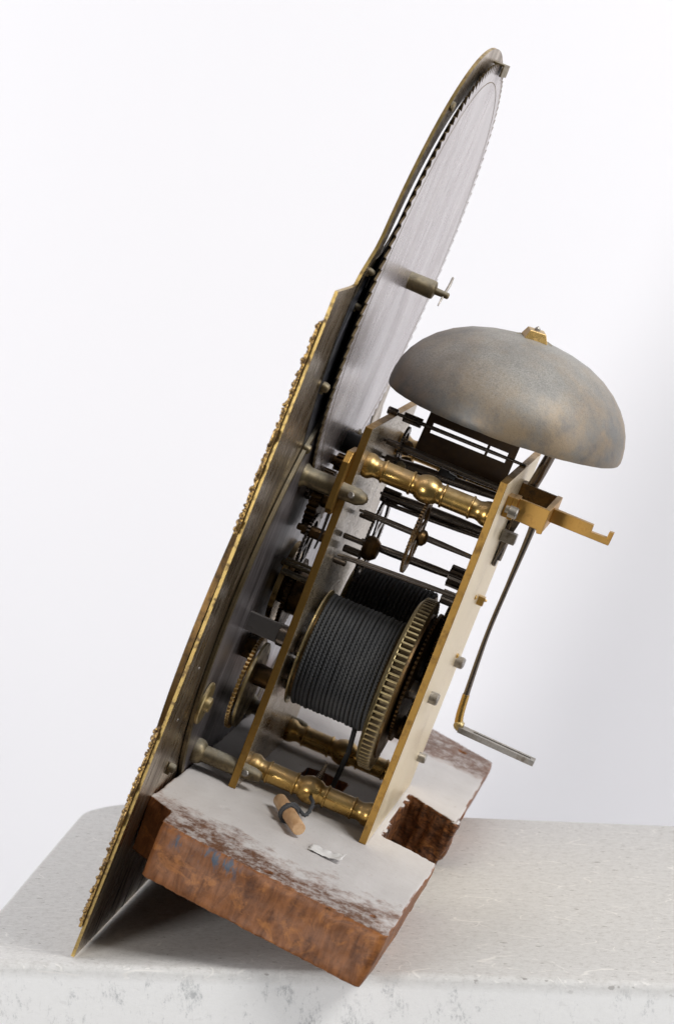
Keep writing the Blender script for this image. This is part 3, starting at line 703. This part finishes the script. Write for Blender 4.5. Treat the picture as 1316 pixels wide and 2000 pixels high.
# square brass nut on a leather washer
def frustum(o, axis, a0, a1, h, rot):
    ax_ = Vector(axis); p = Vector((math.cos(rot), math.sin(rot), 0)); p = (p - ax_ * p.dot(ax_)).normalized(); q = ax_.cross(p); o = Vector(o)
    vs = [o + (p * x + q * y) * a0 for x, y in ((1, 1), (-1, 1), (-1, -1), (1, -1))] + [o + ax_ * h + (p * x + q * y) * a1 for x, y in ((1, 1), (-1, 1), (-1, -1), (1, -1))]
    return MB().add(vs, [[3, 2, 1, 0], [4, 5, 6, 7], [0, 1, 5, 4], [1, 2, 6, 5], [2, 3, 7, 6], [3, 0, 4, 7]])
nt = bc + ax * 41.0
frustum(nt, ax, 5.5, 3.8, 4.1, .30).build('bell_nut', 'brass', be, smooth=0, bevel=.25)
MB().lathe([(0, 1.4), (1.0, 1.2), (2.0, .2)], nt + ax * 4.1, tuple(ax), 8).build('stud_tip', 'steel_bright', be)
MB().lathe([(-.4, 9), (.35, 8.6), (.5, 6)], nt - ax * .6, tuple(ax), 20).build('washer', 'foot', be)
# bell stand: bent steel strap rising from the back plate
MB().tube(*smooth_path([(91.5, 166, 196), (91.6, 166, 214), (92.6, 165, 224), (93.6, 165, 232), (95.6, 164, 244), (96.6, 162, 255), (94, 158, 270), (86, 152, 284), (74, 148, 295), (70.4, 148, 299)], [1.6, 2.2, 2.5, 2.6, 2.6, 2.5, 2.3, 2.2, 2.2, 2.2]), 18).build('bell_stand', 'steel', clock)
MB().prism([(89.6, 164, 193.2), (89.6, 164, 214), (89.6, 169, 214), (89.6, 169, 193.2), (89.6, 166.5, 192.2)], (2.0, 0, 0)).build('stand_foot', 'steel', clock, smooth=0, bevel=.5)
MB().prism([(90.2, 162.6, 193), (95.6, 162.6, 220), (91.8, 162.6, 220), (90, 162.6, 195)], (0, 2.2, 0)).build('stand_spring', 'steel', clock, bevel=.3)
MB().prism([(89.6, 158, 207.2), (96.8, 158, 207.2), (96.8, 158, 212.4), (89.6, 158, 212.4)], (0, -5.4, 0)).build('square_stud', 'steel_bright', clock, smooth=0, bevel=.4)

# ------------------------------------------------------------------ back cock
ck = MB().box((92.3, 110, 225.4), (94.6, 122, 235.6)).build('back_cock', 'cock', clock, smooth=0, bevel=.3)
MB().prism([(94.6, 112, 226), (94.6, 112, 235.8), (109.2, 112, 235.8), (109.2, 112, 224.4), (106.9, 112, 224.0), (106.2, 112, 225.6)], (0, 2.4, 0)).build('side_leg', 'cock', ck, smooth=0, bevel=.25)
MB().box((94.6, 160, 225), (109, 162.4, 235)).box((89.5, 160, 225), (94.6, 170, 235)).build('side_leg', 'brass_dark', ck, smooth=0, bevel=.25)
MB().box((106.8, 114.45, 225.5), (109.3, 159.9, 235.7)).build('bridge', 'cock', ck, smooth=0, bevel=.2)
MB().box((89.5, 110.3, 225.7), (92.25, 121.5, 235.3)).build('cock_foot', 'cock', ck, smooth=0, bevel=.2)
MB().prism([(109.35, 128, 228.2), (109.35, 128, 234.6), (128.4, 128, 234.5), (128.5, 128, 231.2), (135.9, 128, 231.5), (136, 128, 234.4), (138.2, 128, 234.6), (137.8, 128, 228.3)], (0, 4.0, 0)).build('arm', 'cock', ck, smooth=0, bevel=.25)
MB().lathe([(0, 2.7), (3.4, 2.7), (4.0, 2.3)], (92.5, 107.8, 229.6), 'u', 24).lathe([(0, 1.8), (4.5, 1.8)], (90.5, 110, 229.6), 'u', 12).build('screw', 'steel_bright', ck)
# ------------------------------------------------------------------ crutch
cr = MB().tube(*smooth_path([(102.4, 145, 222), (102.3, 145, 212), (101.7, 145, 190), (101.2, 145, 165), (102.5, 145, 135.2)], [1.8, 1.5, 1.15, 1.15, 1.45], 12), 16).build('crutch', 'steel', clock)
MB().tube([(102.45, 145, 136.0), (102.8, 145, 130), (103.3, 145, 125.4), (103.9, 145, 122.5)], [1.7, 1.8, 1.9, 2.0], 14).build('crutch_sleeve', 'brass', cr)
MB().lathe([(0, .6), (.6, 2.0), (2, 2.7), (3.6, 2.5), (4.4, 1.2)], (102.4, 145, 122.3), (1, 0, -.5), 16).build('crutch_elbow', 'brass_tooth', cr)
fk = MB()
fk.prism([(105, 142.2, 118.3), (143, 142.2, 117.2), (143, 142.2, 119.8), (105, 142.2, 121)], (0, 2.3, 0))
fk.prism([(105, 146.6, 118.3), (143, 146.6, 117.2), (143, 146.6, 119.8), (105, 146.6, 121)], (0, 2.3, 0))
fk.prism([(103.8, 144.4, 118.4), (112, 144.4, 118.2), (112, 144.4, 120.6), (103.8, 144.4, 121.1)], (0, 2.3, 0))
fk.prism([(140.8, 144.4, 117.3), (143, 144.4, 117.2), (143, 144.4, 119.7), (140.8, 144.4, 119.8)], (0, 2.3, 0))
fk.build('crutch_fork', 'steel_bright', cr, smooth=0, bevel=.2)

# ------------------------------------------------------------------ back plate details
def nub(u, w_, v_, r, L, mat, name): MB().lathe([(0, r), (L - .4, r), (L, r - .4)], (u, w_, v_), 'u', 18).build(name, mat, clock)
nub(89.3, 188, 138.8, 2.4, 4.2, 'steel_bright', 'pivot_screw')
nub(89.3, 186, 88.6, 2.4, 4.0, 'steel_bright', 'pillar_nut')
nub(89.3, 150, 178.8, 1.2, .9, 'brass', 'oil_sink_plug')
nub(89.3, 176, 144, 1.2, 1.2, 'brass', 'brass_pin')
MB().box((89.3, 168, 172), (92.6, 172, 176.4)).lathe([(0, .9), (1.2, .5)], (92.5, 170, 175), 'u', 8).build('banking_block', 'brass', clock, smooth=0, bevel=.3)
# screw standing up through the near lower pillar, and the gut cord going down through the board
MB().lathe([(0, 2.0)] + [(i * .9 + .45 * (j), 2.0 - .13 * i - (.25 if j else 0)) for i in range(1, 10) for j in (0, 1)] + [(9.6, .2)], (57, 107.5, 81.5), (.1, 0, 1), 12).build('seat_screw', 'steel', clock)
MB().tube([(61, 118, 111), (61.6, 133, 103), (62, 140, 90), (61.2, 142, 79), (60.5, 144, 68), (60.4, 144, 60)], 1.25, 8).build('gut_line', 'rope', clock)

# ------------------------------------------------------------------ seat board (its own leaning frame, standing on its lower right edge)
def seat_board():
    top, th = 68.4, 25.6
    poly = [(-.2, 33), (11.6, 25), (12.0, 8.5), (13.5, 6.6), (60, -3.2), (118, -13.6), (120, -12), (121.5, 104.6), (107, 108), (93, 111.5), (92, 191), (106, 183), (119.7, 175), (118.7, 303.5), (117, 306), (84, 321), (3, 324), (1.4, 78)]
    b = MB().prism([(u, w_, top - th) for u, w_ in poly], (0, 0, th))
    n_ = len(poly); b.v = [((p[0] - (3.4 if p[1] > 20 and p[0] > 100 else 3.0), p[1], p[2]) if (k < n_ and p[0] > 100) else p) for k, p in enumerate(b.v)]
    o = b.build('seat_board', 'board', None, smooth=0)
    cut = MB().box((44, 147, 60), (64.5, 166, 80)).cyl((28.3, 57.6, 62), 10, 1.5, 'v', 10).cyl((109.8, 3.5, 64), 10, 1.3, 'v', 10).cyl((63, 2, 65), 10, 1.8, 'v', 10).cyl((101, 300, 63), 10, 2.2, (0.1, .2, 1), 10).cyl((36, 118, 64), 10, 1.2, 'v', 8)
    c = cut.build('cutter', 'board', None, smooth=0)
    mo = o.modifiers.new('holes', 'BOOLEAN'); mo.object = c; mo.operation = 'DIFFERENCE'; mo.solver = 'EXACT'
    rm = o.modifiers.new('remesh', 'REMESH'); rm.mode = 'VOXEL'; rm.voxel_size = .0011
    sm = o.modifiers.new('smooth', 'SMOOTH'); sm.iterations = 3; sm.factor = .5
    dg = bpy.context.evaluated_depsgraph_get(); me = bpy.data.meshes.new_from_object(o.evaluated_get(dg))
    o.modifiers.clear(); o.data = me; bpy.data.objects.remove(c)
    n = len(me.vertices); co = np.empty(n * 3, 'f'); me.vertices.foreach_get('co', co); co = co.reshape(-1, 3)
    nr = np.empty(n * 3, 'f'); me.vertices.foreach_get('normal', nr); nr = nr.reshape(-1, 3)
    for i in range(n):
        x, y, z = co[i] * 1000; p = Vector((x, y, z))
        side = 1 - abs(nr[i][2])
        d = noise.noise(p * .03) * 1.1 * side + noise.noise(p * .13) * .35 * side + noise.noise(Vector((x * .10, y * .03, z * .1))) * .30 + noise.noise(p * .5) * .12
        if 98 < y < 197 and x > 87 and side > .4:
            d += 2.2 * noise.noise(Vector((x * .16, y * .16, z * .05))) + 1.1 * noise.noise(Vector((x * .5, y * .5, z * .14)))
        # worn, chipped arrises
        e = max(0, 1 - abs(z - 68.4) / 3.5) * side
        d -= e * .9 * max(0, noise.noise(p * .09 + Vector((9, 0, 0))) + .25) * 2
        co[i] += nr[i] * d * .001
    me.vertices.foreach_set('co', co.ravel()); me.shade_smooth(); me.update()
    o.rotation_euler = (0, TH, 0)
    o['label'] = 'worn brown wooden seat board thick with pale dust under the clock movement'; o['category'] = 'wooden board'
    return o
seat_board()

def leaning(name, label, cat):
    e = bpy.data.objects.new(name, None); C.objects.link(e); e.rotation_euler = (0, TH, 0); e['label'] = label; e['category'] = cat; e.empty_display_size = .005; return e
# wooden peg tied with cord
pe = leaning('wooden_peg', 'short pale wooden peg tied with grey cord, lying on the dusty seat board', 'peg')
pa, pb = Vector((46.6, 84.5, 73.2)), Vector((62.3, 57.0, 73.0)); pd = (pb - pa).normalized(); L = (pb - pa).length
MB().lathe([(0, 2.6), (.4, 3.1), (L * .4, 3.35), (L * .8, 3.2), (L - .4, 3.1), (L, 2.8)], pa, tuple(pd), 14).build('peg', 'peg', pe, smooth=50)
def braid(path, r, name, parent, n=10):
    P = [Vector(p) for p in path]; out = []
    for i in range(len(P) - 1):
        for k in range(n):
            t = k / n; a = P[max(i - 1, 0)]; b = P[i]; c = P[i + 1]; d = P[min(i + 2, len(P) - 1)]
            out.append(.5 * ((2 * b) + (c - a) * t + (2 * a - 5 * b + 4 * c - d) * t * t + (3 * b - a - 3 * c + d) * t ** 3))
    out.append(P[-1]); mb = MB()
    for s_ in range(3):
        Q = []
        for i, p in enumerate(out):
            t = (out[min(i + 1, len(out) - 1)] - out[max(i - 1, 0)]).normalized(); a = t.cross(Vector((.3, .2, 1))).normalized(); b = t.cross(a)
            q = i * .75 + s_ * 2.094; Q.append(p + (a * math.cos(q) + b * math.sin(q)) * r * .55)
        mb.tube(Q, r * .62, 7)
    return mb.build(name, 'rope', parent)
mid = pa + pd * L * .47; s1 = pd.cross(Vector((0, 0, 1))).normalized(); s2 = Vector((0, 0, 1))
loop = [mid + pd * (j * .9 - .8) + (s1 * math.cos(q) + s2 * math.sin(q)) * 3.9 for j, q in [(k / 8, 2 * PI * k / 8 + 1) for k in range(17)]]
end = loop[-1]
braid(loop + [end + Vector((2.5, 3, 1.2)), Vector((60.5, 77, 73.5)), Vector((61.0, 86, 77)), Vector((57.8, 97, 76)), Vector((58, 112, 71.5))], .85, 'cord', pe)
# torn paper scrap
def scrap():
    vs = []; fs = []; nx, ny = 14, 8
    for i in range(nx + 1):
        for j in range(ny + 1):
            u = 70 + 15.5 * i / nx + .8 * noise.noise(Vector((i * .6, j * .9, 0))); ww = 49 + 8.5 * j / ny - 2.5 * i / nx + .9 * noise.noise(Vector((i * .9, 3, j * .5)))
            z = 69.0 + 1.4 * abs(noise.noise(Vector((i * .23, j * .3, 5)))) + (2.2 * (i / nx) ** 4)
            vs.append((u, ww, z))
    for i in range(nx):
        for j in range(ny): a = i * (ny + 1) + j; fs.append([a, a + ny + 1, a + ny + 2, a + 1])
    o = MB().add(vs, fs).build('paper_scrap', 'paper', None, smooth=60)
    s_ = o.modifiers.new('thickness', 'SOLIDIFY'); s_.thickness = .00015
    o.rotation_euler = (0, TH, 0); o['label'] = 'small torn curl of white paper on the dusty seat board'; o['category'] = 'paper'
scrap()
